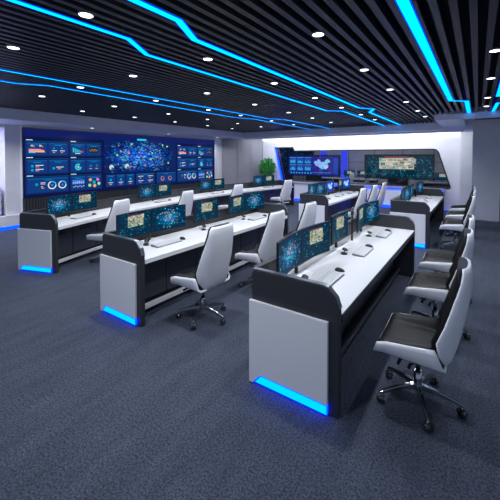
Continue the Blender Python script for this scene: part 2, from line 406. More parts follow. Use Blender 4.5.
def city_art(a, u0, u1, v0, v1, rnd, flip=False):
    W = u1 - u0; H = v1 - v0
    a.rect(u0, u1, v0, v1, (0, .02, .05), 0, 6)
    p0, p1 = (.30, .76)
    x0, x1, y0, y1 = u0 + W * p0, u0 + W * p1, v0 + H * .42, v0 + H * .86
    a.rect(x0, x1, y0, y1, (.36, .40, .30), 1, 8)
    for k in range(80):
        u = rnd.uniform(x0, x1 - .02); v = rnd.uniform(y0, y1 - .015); w = rnd.uniform(.01, .04); h = rnd.uniform(.008, .028)
        a.rect(u, u + w, v, v + h, rnd.choice([(.5, .46, .3), (.12, .24, .16), (.62, .6, .5), (.2, .34, .34), (.28, .17, .08), (.05, .12, .1), (.3, .36, .26)]), 2 + rnd.random())
    a.rect(x0, x1 - W * .06, y1 + H * .02, y1 + H * .045, (.32, .01, .04), 2, 6)
    for k in range(150):
        u = u0 + rnd.uniform(.03, .93) * W; v = v0 + rnd.uniform(.04, .95) * H
        if x0 - .02 < u < x1 and y0 - .01 < v < y1 + .02: continue
        w = rnd.uniform(.004, .03)
        a.rect(u, min(u + w, u1 - .004), v, v + rnd.choice([.004, .004, .01]), rnd.choice([(0, .15, .24), (0, .28, .38), (0, .09, .17), (0, .06, .13), (.02, .3, .36)]), 1.5 + rnd.random())
def blue_art(a, u0, u1, v0, v1, rnd):
    W = u1 - u0; H = v1 - v0
    a.rect(u0, u1, v0, v1, (.01, .04, .35), 0, 6)
    china(a, u0 + W * .5, v0 + H * .5, W * .36, H * .36)
    for k in range(50):
        u = u0 + rnd.uniform(.03, .93) * W; v = v0 + rnd.uniform(.04, .95) * H
        a.rect(u, min(u + .02, u1), v, v + .005, (0, .3, .7), 1)
MAPP = [(-1, .45), (-.82, .62), (-.62, .6), (-.5, .95), (-.3, .8), (-.28, .55), (-.05, .42), (.2, .45), (.4, .55), (.35, .75), (.55, .95), (.75, .85), (.95, .5), (.82, .35), (.6, .25), (.62, .05), (.72, -.25), (.6, -.6), (.35, -.8), (.1, -.75), (-.1, -.85), (-.25, -.6), (-.5, -.35), (-.75, -.2), (-.95, .1)]
def china(a, cx, cy, sx, sy):
    P = [(cx + x * sx, cy + y * sy) for x, y in MAPP]; n = len(P)
    for i in range(n):
        q = P[i]; r = P[(i + 1) % n]
        c = [(.2, .75, .95), (.45, .4, .95), (.3, .5, .95), (.55, .7, 1), (.1, .6, .9)][(i // 2) % 5]
        a.poly([(cx, cy), q, r], c, 2)

# ------------------------------------------------------------------ big video wall
VW, VH = 7.70, 1.87
vt = empty('video_wall', (-10.0, 3.74, .80)); tag(vt, 'huge blue video wall of charts and a city map on the left wall', 'video wall')
m = MB(); m.box(.0, .05, -.02, VW + .02, -.02, VH + .02); m.build('housing', M['plastic'], vt)
a = Art(lambda u, v, l: (.052 + .0015 * l, u, v)); rnd = random.Random(3)
a.rect(0, VW, 0, VH, (.003, .007, .06), 0); a.rect(0, VW, VH - .22, VH, (.005, .012, .11), 1)
def u_of(px):   # helper table read off the photo's proportions
    return px
def cell(u0, u1, v0, v1): 
    a.rect(u0, u1, v0, v1, (.005, .04, .2), 1); a.rect(u0, u1, v1 - .012, v1, (0, .2, .5), 2)
    um = (u0 + u1) / 2; a.rect(um - .1, um + .1, v1 - .055, v1 - .04, (0, .25, .6), 3)
def txt(u, v, w, c=WH, h=.018): a.rect(u, u + w, v, v + h, c, 3)
RW = [(1.16, 1.48), (.66, 1.0), (.12, .5)]
def block(b):
    for gi, (ga, gb) in enumerate(((.03, 1.17), (1.2, 2.2))):
        for r, (v0, v1) in enumerate(RW):
            a.rect(b + ga, b + gb, v0 - .035, v1 + .04, (.004, .025, .15), .5)
            txt(b + ga + .03, v1 + .075, .16)
            a.rect(b + ga, b + gb, v1 + .05, v1 + .056, (0, .16, .3), 2)
    c = [(b + .08, b + .58), (b + .63, b + 1.13), (b + 1.24, b + 1.66), (b + 1.72, b + 2.16)]
    for j in range(4):
        for r, (v0, v1) in enumerate(RW):
            if r == 2 and j < 2: continue
            cell(c[j][0], c[j][1], v0, v1)
    cell(c[0][0], c[1][1], RW[2][0], RW[2][1])
    v = RW[0][0]; u = c[0][0]
    a.rect(u + .04, u + .42, v + .09, v + .14, (.9, .3, .2), 4); a.rect(u + .04, u + .34, v + .13, v + .16, (.9, .25, .45), 5); a.rect(u + .04, u + .2, v + .05, v + .09, (.1, .6, .75), 4); a.rect(u + .2, u + .44, v + .07, v + .1, (.95, .5, .2), 5)
    for du in (.09, .3): txt(u + du, v + .22, .1, (.8, .3, .05)); txt(u + du, v + .25, .06)
    u = c[1][0]
    for du in (.08, .3): a.disc(u + du + .05, v + .19, .025, (0, .3, .5), 3); txt(u + du, v + .11, .13); txt(u + du + .02, v + .06, .06, OR)
    u = c[2][0]
    for k in range(6): a.rect(u + .05 + .055 * k, u + .09 + .055 * k, v + .08, v + .22 - .022 * k, (.02, .5, .6) if k < 4 else (.5, .2, .15), 4)
    txt(u + .12, v + .04, .16); 
    u = c[3][0]; a.rect(u + .09, u + .36, v + .08, v + .24, (.02, .012, .008), 3)
    for k in range(8): a.rect(u + .1 + .03 * k, u + .13 + .03 * k, v + .12 + .02 * (k * 7 % 3), v + .135 + .02 * (k * 7 % 3), (.5, .45, .2), 4); a.rect(u + .1 + .03 * k, u + .13 + .03 * k, v + .17 + .01 * (k % 2), v + .178 + .01 * (k % 2), (.6, .08, .05), 4)
    v = RW[1][0]; u = c[0][0]
    for dv in (.17, .06): a.disc(u + .12, v + dv + .02, .035, (0, .35, .6), 3); txt(u + .2, v + dv + .03, .2); txt(u + .2, v + dv - .01, .09, OR)
    u = c[1][0]; a.disc(u + .12, v + .12, .035, (0, .4, .5), 3); txt(u + .19, v + .14, .2); txt(u + .22, v + .09, .1, OR)
    u = c[2][0]; a.ring(u + .21, v + .14, .06, .1, (.03, .6, .75), 3, .15, 1.0); a.ring(u + .21, v + .14, .035, .055, (.0, .25, .5), 3); a.disc(u + .21, v + .14, .03, (.7, .6, .3), 4)
    u = c[3][0]
    for du in (.12, .32): a.disc(u + du, v + .17, .035, (0, .22, .42), 3); txt(u + du - .05, v + .07, .09, OR)
    v = RW[2][0]; u = c[0][0]
    a.disc(u + .22, v + .22, .04, (0, .3, .5), 3); txt(u + .32, v + .25, .12); txt(u + .32, v + .21, .12, OR); txt(u + .34, v + .1, .07, OR); txt(u + .33, v + .14, .05)
    for du in (.62, .9): a.ring(u + du, v + .18, .085, .115, (.75, .78, .85), 3); a.ring(u + du, v + .18, .085, .115, (.02, .5, .75), 4, 0, .3); a.disc(u + du, v + .18, .03, (.1, .2, .5), 3)
    u = c[2][0]; a.rect(u + .03, u + .39, v + .16, v + .29, (.05, .18, .55), 3)
    for k in range(6): a.rect(u + .04 + .06 * k, u + .08 + .06 * k, v + .18, v + .22 + .01 * (k * 5 % 4), (.3, .45, .9), 4); txt(u + .05 + .06 * k, v + .07 + .02 * (k % 2), .035)
    u = c[3][0]
    for du, dv, cc in ((.1, .27, (.9, .35, .12)), (.34, .27, (.75, .15, .6)), (.08, .1, (.35, .7, .2)), (.24, .08, (.9, .4, .1)), (.38, .14, (.35, .75, .25)), (.22, .19, (.0, .45, .6))):
        a.disc(u + du, v + dv, .05, cc, 4)
block(0.0); block(5.40)
# centre map
u0, u1, v0, v1 = 2.3, 5.36, .56, 1.66
a.rect(u0, u1, v0, v1, (.003, .015, .11), 1)
for k in range(14):
    f = 1 - k / 14; pts = [(u0 + (u1 - u0) * (.45 + .46 * f * math.cos(q / 24 * 2 * PI) * (1 + .12 * math.sin(3 * q + k))), v0 + (v1 - v0) * (.5 + .48 * f * math.sin(q / 24 * 2 * PI) * (1 + .0 * k))) for q in range(24)]
    g = 1 - f; a.poly(pts, (.0, .015 + .09 * g, .12 + .42 * g), 1.2 + k * .05)
for k in range(1900):
    gu = rnd.gauss(.45, .23); gv = rnd.gauss(.5, .27)
    if not (.0 < gu < .97 and .02 < gv < .98): continue
    u = u0 + gu * (u1 - u0); v = v0 + gv * (v1 - v0); d = math.hypot((gu - .45) / .22, (gv - .5) / .25)
    s_ = rnd.uniform(.012, .07); k_ = max(.25, 1.15 - d * .4)
    c = rnd.choice([(.0, .08, .6), (.01, .2, .85), (.02, .42, .85), (0, .04, .4), (0, .02, .2), (0, .01, .12), (.08, .12, .8), (.15, .5, .8), (0, .1, .7)])
    c = tuple(q * k_ for q in c); sk = rnd.uniform(-.5, .5) * s_
    a.poly([(u - s_, v + sk), (u - sk, v - s_ * .45), (u + s_, v - sk), (u + sk, v + s_ * .45)], c, 2 + 4 * rnd.random())
for k in range(4):
    pu = u0 + .5 + k * .6; a.poly([(pu, v1 - .1), (pu + .02, v1 - .1), (pu + .52, v0 + .1), (pu + .5, v0 + .1)], (.002, .006, .05), 6.5)
for k in range(26):
    a.disc(u0 + rnd.uniform(.15, .8) * (u1 - u0), v0 + rnd.uniform(.15, .85) * (v1 - v0), .022, rnd.choice([(.9, .35, .05), (.8, .3, .05), (.6, .2, .05)]), 7, 8)
for gu, gv in ((.15, .55), (.33, .9), (.62, .62), (.60, .42), (.78, .9), (.87, .28), (.85, .86)): a.disc(u0 + gu * (u1 - u0), v0 + gv * (v1 - v0), .035, (.3, .8, .1), 7.5)
for gu, gv in ((.08, .18), (.27, .2)): a.disc(u0 + gu * (u1 - u0), v0 + gv * (v1 - v0), .085, (.55, .65, .7), 7); a.disc(u0 + gu * (u1 - u0) + .03, v0 + gv * (v1 - v0) - .05, .05, (.05, .1, .2), 8)
a.rect(3.55, 3.95, VH - .19, VH - .12, (.02, .55, .7), 2)
xs = [(2.35, 2.68), (2.72, 3.06), (3.1, 3.42)]
for i, (p, q) in enumerate(xs):
    cell(p, q, .12, .5); um = (p + q) / 2; a.disc(um, .34, .04, (0, .35 + .2 * (i == 2), .55), 4); txt(um - .08, .24, .16); txt(um - .05, .18, .09, OR)
cell(3.5, 4.3, .12, .5)
for p in (3.58, 4.0): txt(p, .4, .22); txt(p + .05, .34, .08, OR); txt(p, .24, .22); txt(p + .05, .18, .08, OR)
cell(4.4, 5.34, .12, .5)
for p in (4.68, 5.05): a.ring(p, .28, .06, .085, (.7, .3, .15), 4); a.ring(p, .28, .06, .085, (.3, .1, .4), 5, 0, .3)
a.m.build('display_panel', M['screen'], vt)

# ------------------------------------------------------------------ large displays in the room behind
def big_display(name, label, X, Y, z0, W, H, paint, stand=True):
    t = empty(name, (X, Y, 0)); tag(t, label, 'display')
    m = MB(); m.box(-.05, W + .05, 0, .12, z0 - .05, z0 + H + .05); m.build('housing', M['plastic'], t)
    ar = Art(lambda u, v, l: (u, -.002 - .002 * l, z0 + v)); paint(ar, W, H); ar.m.build('display_panel', M['screen'], t)
    m = MB(); m.box(W * .3, W * .7, -.1, .5, 0, .06); m.box(W * .35, W * .65, .05, .2, .06, z0 - .04); m.build('stand', M['darker'], t)
    return t
def pa(ar, W, H):
    r = random.Random(5)
    ar.rect(0, W, 0, H, (.006, .02, .22), 0)
    hw = W * .47
    for j in range(3):
        for i, (v0, v1) in enumerate(((.60, .90), (.22, .52))):
            u0 = .05 + j * hw / 3; u1 = u0 + hw / 3 - .05
            ar.rect(u0, u1, v0 * H, v1 * H, (.01, .08, .42), 1); ar.rect(u0, u1, v1 * H + .01, v1 * H + .03, (.25, .4, .8), 2)
            for k in range(6): ar.rect(u0 + .04 + k * .05, u0 + .075 + k * .05, v0 * H + .03, v0 * H + .06 + r.uniform(.03, .15), (.05, .55, .7), 2)
    for k in range(8): ar.rect(.1 + k * hw / 8, .18 + k * hw / 8, .07 * H, .14 * H, (.05, .45, .75), 2)
    ar.rect(hw + .05, W * .88, .05 * H, .95 * H, (.03, .02, .24), 1)
    china(ar, W * .69, H * .56, W * .165, H * .3)
    ar.rect(hw + .08, W * .86, .12 * H, .15 * H, (.02, .3, .65), 2)
    for k in range(9): ar.rect(W * .9, W * .985, (.1 + k * .09) * H, (.15 + k * .09) * H, (.03, .1, .55), 2)
big_display('map_display', 'wide blue display with a glowing country map and small charts behind the far opening', -8.25, 15.5, .98, 2.72, .97, pa)
def pb(ar, W, H):
    r = random.Random(9)
    ar.rect(0, W, 0, H, (0, .022, .04), 0)
    x0, x1, y0, y1 = W * .22, W * .74, H * .40, H * .9
    ar.rect(x0, x1, y0, y1, (.5, .5, .38), 1)
    for k in range(220):
        u = r.uniform(x0, x1 - .1); v = r.uniform(y0, y1 - .06); c = r.choice([(.7, .62, .4), (.2, .32, .22), (.85, .82, .68), (.45, .5, .42), (.5, .28, .12), (.08, .16, .12), (.35, .5, .5)])
        ar.rect(u, u + r.uniform(.06, .22), v, v + r.uniform(.03, .10), c, 2 + r.random())
    ar.rect(x0 + .2, x1 - .2, H * .94, H * .965, (.6, .03, .05), 2)
    for k in range(330):
        u = r.uniform(.03, .97) * W; v = r.uniform(.05, .93) * H
        if x0 - .08 < u < x1 and y0 - .03 < v < y1 + .03: continue
        ar.rect(u, u + r.uniform(.01, .07), v, v + r.choice([.012, .012, .03]), r.choice([(0, .15, .2), (0, .28, .34), (0, .07, .12), (.02, .4, .36)]), 1.5 + r.random())
big_display('city_display', 'wide teal display with an aerial city picture in the opening on the right', -4.13, 15.0, 1.0, 2.65, .96, pb)
def pc(ar, W, H):
    r = random.Random(11)
    ar.rect(0, W, 0, H, (.001, .004, .02), 0)
    for k in range(260):
        u = r.uniform(0, W - .1); v = r.uniform(.2, .98) * H; q = r.uniform(.02, .06)
        ar.rect(u, u + q, v, v + q * .6, r.choice([(0, .06, .2), (0, .12, .25), (.02, .16, .1), (.3, .04, .02) if k % 4 == 0 else (0, .03, .1), (.0, .1, .06)]), 1 + r.random())
big_display('dim_display', 'dim dark display with faint coloured dots at the left end of the far opening', -11.0, 16.6, 1.05, 3.6, 1.35, pc)

# ------------------------------------------------------------------ consoles
def build_console(label, loc, L, mapf=None, seg=1, ndoor=6, dark_edge=False, double_slot=False):
    t = empty('control_console', loc); tag(t, label, 'console', 'control consoles')
    fn = (lambda x, y, z: tuple(Vector(mapf(x, y, z)) - Vector(loc))) if mapf else None
    D = -.757
    B = dict(fn=fn)
    prof = [(D, 0), (D, .93), (D + .02, .95), (-.13, .95), (-.09, .94), (-.025, .875), (0, .80), (0, 0)]
    for y0, y1 in ((0, .055), (L - .055, L)):
        m = MB(); m.prism_y(prof, y0, y1); p = m.build('end_panel', M['dark'], t, bevel=.006, **B)
        m = MB(); off = .004
        line = [(D, .952), (-.13, .952), (-.09, .942), (-.024, .877), (.002, .80)]
        low = [(x - .006, z - .01) for x, z in line]
        for i in range(len(line) - 1):
            m.prism_y([line[i], line[i + 1], (line[i + 1][0], line[i + 1][1] + .0), (line[i][0], line[i][1])][:2] + [low[i + 1], low[i]], y0 + .006, y1 - .006)
        # raised slim metal cap
        m2 = MB(); up = [(x + .004, z + .006) for x, z in line]
        for i in range(len(line) - 1): m2.prism_y([line[i], line[i + 1], up[i + 1], up[i]], y0 + .004, y1 - .004)
        m2.build('edge_trim', M['trim'], p, **B)
    for sgn, yf in ((-1, 0), (1, L)):
        ya, yb = sorted((yf, yf + sgn * .028))
        m = MB(); m.prism_y([(D - .012, .0), (D - .012, .70), (-.076, .70), (-.076, .085), (D + .10, .085), (D + .03, .012), (D + .03, .0)], ya, yb)
        sp = m.build('side_panel', M['white'], t, bevel=.004, **B); tag(sp, 'white end cover')
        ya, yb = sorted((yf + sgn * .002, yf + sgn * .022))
        m = MB(); m.prism_y([(D + .035, .012), (D + .10, .083), (-.079, .083), (-.079, .012)], ya, yb); ls = m.build('light_strip', M['fblue'], t, **B); tag(ls, 'glowing blue light strip')  # blue border left round the diffuser paints its glow halo
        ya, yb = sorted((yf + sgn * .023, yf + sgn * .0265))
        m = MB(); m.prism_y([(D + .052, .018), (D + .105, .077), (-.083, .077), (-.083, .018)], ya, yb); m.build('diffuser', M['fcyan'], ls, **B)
    m = MB(); m.box(-.735, -.001, .056, L - .056, .718, .75, ny=seg); m.build('worktop', M['top'], t, **B)
    m = MB(); m.box(-.001, .006, .056, L - .056, .70 if not dark_edge else .69, .749, ny=seg); m.box(-.05, -.001, .056, L - .056, .70, .717, ny=seg)
    m.build('front_edge', M['edge'] if dark_edge else M['white'], t, **B)
    m = MB(); m.box(-.775, -.738, .056, L - .056, 0, .94, ny=seg); bp = m.build('back_panel', M['dark'], t, **B)
    m = MB(); m.box(-.785, -.728, .056, L - .056, .941, .955, ny=seg); m.build('edge_trim', M['edge'], bp, **B)
    m = MB(); m.box(-.735, -.32, .06, L - .06, .08, .717, ny=seg); m.box(-.735, -.40, .06, L - .06, 0, .079, ny=seg); m.build('cabinet_body', M['darker'], t, **B)
    w = (L - .14) / ndoor
    for i in range(ndoor):
        y0 = .07 + i * w
        m = MB(); m.box(-.319, -.30, y0 + .006, y0 + w - .006, .14, .70); d = m.build('cabinet_door', M['door'], t, bevel=.003, **B)
        m = MB(); c = y0 + w / 2
        for z in ((.60, .55) if double_slot else (.60,)): m.box(-.300, -.294, c - .13, c + .13, z - .014, z + .014)
        m.build('vent_slot', M['slot'], d, **B)
    m = MB(); m.box(-.26, -.20, .056, L - .056, .07, .115, ny=seg); m.build('foot_rail', M['edge'] if dark_edge else M['white'], t, bevel=.004, **B)
    return t
W2 = 3.45
build_console('white and charcoal control console nearest the camera on the right', (-.80, 2.27, 0), W2, dark_edge=True)
build_console('straight control console between the nearest one and the curved row', (-3.05, 2.27, 0), W2)
build_console('far control console in the middle, before the map display', (-3.0, 7.65, 0), W2)
build_console('far right control console directly behind the nearest one, three chairs beside it', (-.80, 7.65, 0), W2, dark_edge=True)
RC = (9.03, 7.6); RR = 15.5; TH0 = -.332; TH1 = .262
def arc(x, y, z):
    th = TH0 + y / RR; r = RR - x
    return (RC[0] - r * math.cos(th), RC[1] + r * math.sin(th), z)
LA = (TH1 - TH0) * RR
build_console('long curved control console facing the video wall, farthest left', (-6.6, 7.4, 0), LA, mapf=arc, seg=40, ndoor=16, double_slot=True)

# ------------------------------------------------------------------ desk displays
def curved(yc, half, ang, x0):
    """panel centred at yc; returns a map (u along +y from -half..half, v up, l layers toward +x)"""
    ca, sa = math.cos(ang), math.sin(ang); Rr = 2.4
    def f(u, v, l=0, dx=0):
        th = u / Rr; lx = Rr * (1 - math.cos(th)) + .0012 * l + dx; ly = Rr * math.sin(th)
        return (x0 + lx * ca - ly * sa, yc + lx * sa + ly * ca, v)
    return f
def panel(parent, yc, ang, x0, kind, seed):
    hw = .285; z0, z1 = .11, .442
    f = curved(yc, hw, ang, x0)
    m = MB(); n = 8; secs = []
    for k in range(n + 1):
        u = -hw + 2 * hw * k / n
        secs.append([f(u, z0, 0, -.022), f(u, z0, 0, 0), f(u, z1, 0, 0), f(u, z1, 0, -.022)])
    m.loft(secs, smooth=False); p = m.build('monitor_case', M['plastic'], parent)
    # u runs to the viewer's right when looking along -x: viewer's right is +y
    ar = Art(lambda u, v, l: f(u, v, l, .0015))
    {'burst': burst_art, 'city': city_art, 'blue': blue_art}[kind](ar, -hw + .006, hw - .006, z0 + .008, z1 - .006, random.Random(seed))
    ar.m.build('screen', M['screen'], p)
def stand(t, y=0, x=-.03):
    m = MB(); m.box(x - .10, x + .12, y - .12, y + .12, 0, .008); m.build('base_plate', M['white'], t, bevel=.002)
    m = MB(); m.tube((x - .03, y, .008), (x - .03, y, .26), .018); m.box(x - .035, x + .0, y - .06, y + .06, .20, .30); m.build('stand_post', M['plastic'], t)
def twin(k1, k2, seed):
    t = empty('twin_monitor', (0, 0, 0)); A = math.radians(7)
    panel(t, -.287, A, .035, k1, seed); panel(t, .287, -A, .035, k2, seed + 1)
    stand(t, 0, -.01); return t
def single(k, seed):
    t = empty('desk_monitor', (0, 0, 0)); panel(t, 0, 0, 0, k, seed); stand(t, 0, -.01); return t
def place(o, X, Y, z, rz, label, cat, group):
    o.location = (X, Y, z); o.rotation_euler = (0, 0, rz); return tag(o, label, cat, group)
# the tilt: near panel turns its face to +y, far panel to -y => concave toward the user
pBC = twin('burst', 'city', 21); pCB = twin('city', 'burst', 31); pBB = twin('burst', 'burst', 51); pCU = twin('city', 'blue', 61)
sC = single('city', 41); sB = single('burst', 43); sU = single('blue', 45)
ZT = .7501
used = set()
def put(proto, *args):
    if id(proto) in used: o = copy_tree(proto)
    else: used.add(id(proto)); o = proto
    return place(o, *args)

def keyboard():
    t = empty('keyboard', (0, 0, 0))
    m = MB(); m.prism_y([(-.07, 0), (.07, 0), (.07, .010), (-.07, .024)], -.21, .21); m.build('tray', M['trim'], t, bevel=.003)
    m = MB()
    for r in range(5):
        for c in range(14):
            x = .052 - r * .025; y = -.195 + c * .028; z = .0175 - x * .1
            m.box(x - .0105, x + .0105, y, y + .024, z - .004, z + .006)
    m.build('keys', M['keys'], t); return t
def mouse():
    m = MB(); secs = []
    n = 14
    for k in range(9):
        s_ = -1 + 2 * k / 8; r = math.sqrt(max(.02, 1 - s_ * s_)); x = s_ * .052
        secs.append([(x, r * .031 * math.cos(PI * i / (n - 1)), .001 + r * .033 * math.sin(PI * i / (n - 1)) * (1 - .15 * s_)) for i in range(n)])
    m.loft(secs); return m.build('mouse', M['plastic'])
def gadget():
    t = empty('desk_microphone', (0, 0, 0))
    m = MB(); m.tube((0, 0, 0), (0, 0, .014), .042, .036, n=18); m.build('base', M['padtop'], t)
    m = MB(); m.tube((0, 0, .014), (.01, 0, .055), .006); m.tube((.01, 0, .05), (.015, 0, .066), .034, .03, n=18); m.build('head', M['padtop'], t); return t
kb0, ms0, gd0 = keyboard(), mouse(), gadget()
def station(fn, y, twinned, where, mic=True):
    """fn(x,y)-> world X,Y,rot of a console point"""
    X, Y, r = fn(-.32, y); put(kb0, X, Y, ZT, r, 'white slim keyboard ' + where, 'keyboard', 'white keyboards on the consoles')
    X, Y, r = fn(-.33, y + .29); put(ms0, X, Y, ZT, r, 'black computer mouse ' + where, 'mouse', 'black mice on the consoles')
    if mic:
        X, Y, r = fn(-.49, y - .2); put(gd0, X, Y, ZT, r, 'small black desk microphone ' + where, 'microphone', 'small black microphones on the consoles')
def straight(X0, Y0): return lambda x, y: (X0 + x, Y0 + y, 0)
def curvedf(x, y):
    th = TH0 + y / RR; p = arc(x, y, 0); return (p[0], p[1], -th)
G1 = 'twin monitors on the consoles'; G2 = 'single monitors on the consoles'
cfg = [(straight(-.8, 2.27), 'the console nearest the camera', pBC, sC, pCB, True),
       (straight(-3.05, 2.27), 'the straight left console', pCB, sC, pCB, True),
       (straight(-3., 7.65), 'the far middle console', pBB, sU, pCU, False),
       (straight(-.8, 7.65), 'the far right console', pBB, sB, pBB, False)]
for f, nm, a1, a2, a3, mic in cfg:
    for pr, y, wh, k in ((a1, .63, 'near end of ', 2), (a2, 1.74, 'middle of ', 1), (a3, 2.81, 'far end of ', 2)):
        X, Y, r = f(-.62, y)
        if k == 2: put(pr, X, Y, ZT, r, 'curved twin screen monitor at the ' + wh + nm, 'monitor', G1)
        else: put(pr, X, Y, ZT, r, 'single screen monitor at the ' + wh + nm, 'monitor', G2)
        station(f, y if y > 1 else y + .02, k == 2, 'at the ' + wh + nm, mic)
for y0, wh in ((3.20, 'left end of the curved console'), (5.55, 'second place from left on the curved console'), (7.9, 'third place from left on the curved console'), (10.55, 'right end of the curved console')):
    y = (math.asin((y0 - RC[1]) / (RR + .5)) - TH0) * RR
    X, Y, r = curvedf(-.55, y); put(pBC, X, Y, ZT, r, 'twin screen monitor at the ' + wh, 'monitor', G1)
    station(curvedf, y + .05, True, 'at the ' + wh, False)
# black upright camera pole beside the far twin monitors of the nearest console
t = empty('pole_stand', (-1.40, 4.46, ZT)); tag(t, 'black upright pole stand before the far twin monitor of the nearest console', 'stand')
m = MB(); m.box(-.06, .09, -.09, .09, 0, .008); m.build('base_plate', M['white'], t)
m = MB(); m.tube((0, 0, .008), (0, 0, .40), .014); m.tube((0, 0, .36), (0, 0, .42), .02); m.build('pole', M['plastic'], t)

# ------------------------------------------------------------------ chairs (faces -x)
def make_chair():
    t = empty('office_chair', (0, 0, 0))
    # seat shell: U sections along x
    def useat(x, k, inset=0.0, lift=0.0):
        # k 0 front .. 1 rear
        wb = .225 + .02 * k - inset; wt = .277 - inset; zb = .418 + lift; zt = .525 + .045 * k
        pts = []
        for s in (-1, 1):
            seq = [(wt, zt), (wt - .004, zt - .035), (wb + .034, zb + .03), (wb, zb + .004), (wb * .5, zb)]
            if s > 0: seq = seq[::-1]
            pts += [(s * w, z) for w, z in seq]
        return [(x, y, z) for y, z in pts]
    def closed(o, i): return o + i[::-1]
    m = MB(); secs = []
    for k in range(7):
        q = k / 6; x = -.285 + q * .49
        out = useat(x, q); inn = useat(x, q, .014, .014)
        # slant: rim leans forward at the rear, front lip rounded
        def sh(p, q=q):
            x_, y, z = p; return (x_ + (z - .415) * (-.45 * q + (.35 * (1 - q))) + (.0), y, z - (.012 if q == 0 else 0))
        secs.append([sh(p) for p in closed(out, inn)])
    m.loft(secs); m.build('seat_shell', M['chairwhite'], t)
    # cushion lining
    m = MB(); secs = []
    for k in range(9):
        q = k / 8; x = -.275 + q * .475
        out = useat(x, q, .016, .018)
        crown = .055 * (1 if 0 < q < 1 else .75); inn = []
        for (xx, y, z) in out:
            j = len(inn); j = j if j < 5 else 9 - j
            zt = .525 + .045 * q; lo_ = (.492 if 0 < q < 1 else .47) + .012 * q
            yy = y * (.985, .87, .84, .74, .9)[j]; zz = (zt + .004, zt + (.022 if q > 0 else -.01), lo_ + .02, lo_, lo_ + .006)[j]
            inn.append((xx, yy, zz))
        def sh(p, q=q):
            x_, y, z = p; return (x_ + (z - .415) * (-.45 * q + .35 * (1 - q)), y, z)
        secs.append([sh(p) for p in closed(out, inn)])
    m.loft(secs); m.build('seat_cushion', M['leather'], t)
    # back shell
    zs = [.425, .46, .52, .62, .74, .86, .93, .96, 1.04, 1.11, 1.135]
    def bk(z):
        import bisect
        tab = [(.425, .218, .15, .012), (.46, .235, .21, .045), (.52, .255, .252, .085), (.62, .282, .27, .125), (.74, .303, .268, .10), (.86, .325, .250, .085), (.93, .335, .236, .075), (.96, .338, .230, .068), (1.04, .342, .216, .05), (1.11, .336, .200, .035), (1.135, .328, .165, .03)]
        for a_ in tab:
            if abs(a_[0] - z) < 1e-6: return a_[1:]
    def usec(z, thick0, thick1, n=11, sc=1.0):
        xs, w, d = bk(z); o = []; i = []
        for k in range(n):
            s_ = -1 + 2 * k / (n - 1); wr = d * abs(s_) ** 3.6
            o.append((xs - wr - thick0, s_ * w * sc, z)); i.append((xs - wr - thick0 - thick1(s_), s_ * w * sc * .985, z))
        return o + i[::-1]
    m = MB(); m.loft([usec(z, 0, lambda s: .016) for z in zs]); m.build('back_shell', M['chairwhite'], t)
    m = MB(); secs = [usec(z, .017, lambda s: .03 + .03 * (1 - s * s) ** .7, sc=.955) for z in zs[1:]]
    m.loft(secs); m.build('back_cushion', M['leather'], t)
    # mechanism, column, base
    m = MB(); m.box(-.10, .10, -.07, .07, .365, .41); m.build('tilt_mechanism', M['plastic'], t, bevel=.006)
    m = MB(); m.tube((-.05, -.07, .385), (-.10, -.19, .375), .006); m.tube((-.10, -.17, .375), (-.105, -.215, .37), .012)
    m.tube((.03, -.07, .385), (-.03, -.17, .355), .006); m.tube((-.03, -.155, .358), (-.035, -.195, .35), .012); m.build('lever', M['plastic'], t)
    m = MB(); m.tube((0, 0, .09), (0, 0, .24), .03, n=16); m.tube((0, 0, .24), (0, 0, .37), .019, n=16); m.build('gas_column', M['chrome'], t)
    for k in range(5):
        a_ = math.radians(2 + 72 * k); c, s = math.cos(a_), math.sin(a_)
        m = MB(); secs = []
        for r, z, w, h in ((.015, .125, .024, .02), (.12, .118, .018, .016), (.24, .095, .014, .012), (.30, .078, .013, .01)):
            secs.append([(r * c - s * w * y, r * s + c * w * y, z + h * zz) for y, zz in ((-1, -1), (1, -1), (.75, 1), (-.75, 1))])
        m.loft(secs, smooth=False); leg = m.build('base_leg', M['chrome'], t, bevel=.003)
        m = MB(); cx_, cy_ = .292 * c, .292 * s
        b_ = a_ + .9; px, py = -math.sin(b_), math.cos(b_)
        for e in (-1, 1): m.tube((cx_ + px * .006 * e, cy_ + py * .006 * e, .03), (cx_ + px * .026 * e, cy_ + py * .026 * e, .03), .03, .026, n=16)
        m.build('caster_wheel', M['caster'], leg)
        m = MB(); m.tube((cx_, cy_, .03), (cx_, cy_, .076), .009, n=8); m.tube((cx_ - px * .03, cy_ - py * .03, .034), (cx_ + px * .03, cy_ + py * .03, .034), .016, n=10)
        m.build('caster_fork', M['chrome'], leg)
    return t
ch0 = make_chair()
chairs = []
for i, (y, wh) in enumerate(((2.81, 'large in the right foreground'), (4.06, 'second at the nearest console'), (5.08, 'third at the nearest console'))):
    chairs.append((-.36, y, 0, 'white shell office chair, black leather seat, ' + wh, 'chairs at the nearest console'))
for y, wh in ((2.84, 'seen from behind, left one in front of the straight left console'), (4.0, 'seen from behind, middle one at the straight left console'), (5.13, 'half hidden, before the white end of the far middle console')):
    chairs.append((-2.65 if y < 3 else -2.6, y, 0, 'white backed office chair ' + wh, 'chairs at the straight left console'))
for y, wh in ((8.2, 'nearest'), (9.35, 'middle'), (10.4, 'farthest')):
    chairs.append((-2.6, y, 0, f'slim white office chair seen edge on, {wh} of the three at the far middle console', 'chairs at the far middle console'))
for y, wh in ((7.95, 'nearest'), (9.3, 'middle'), (10.5, 'farthest')):
    chairs.append((-.36, y, 0, f'grey office chair, {wh} of the three at the far right console', 'chairs at the far right console'))
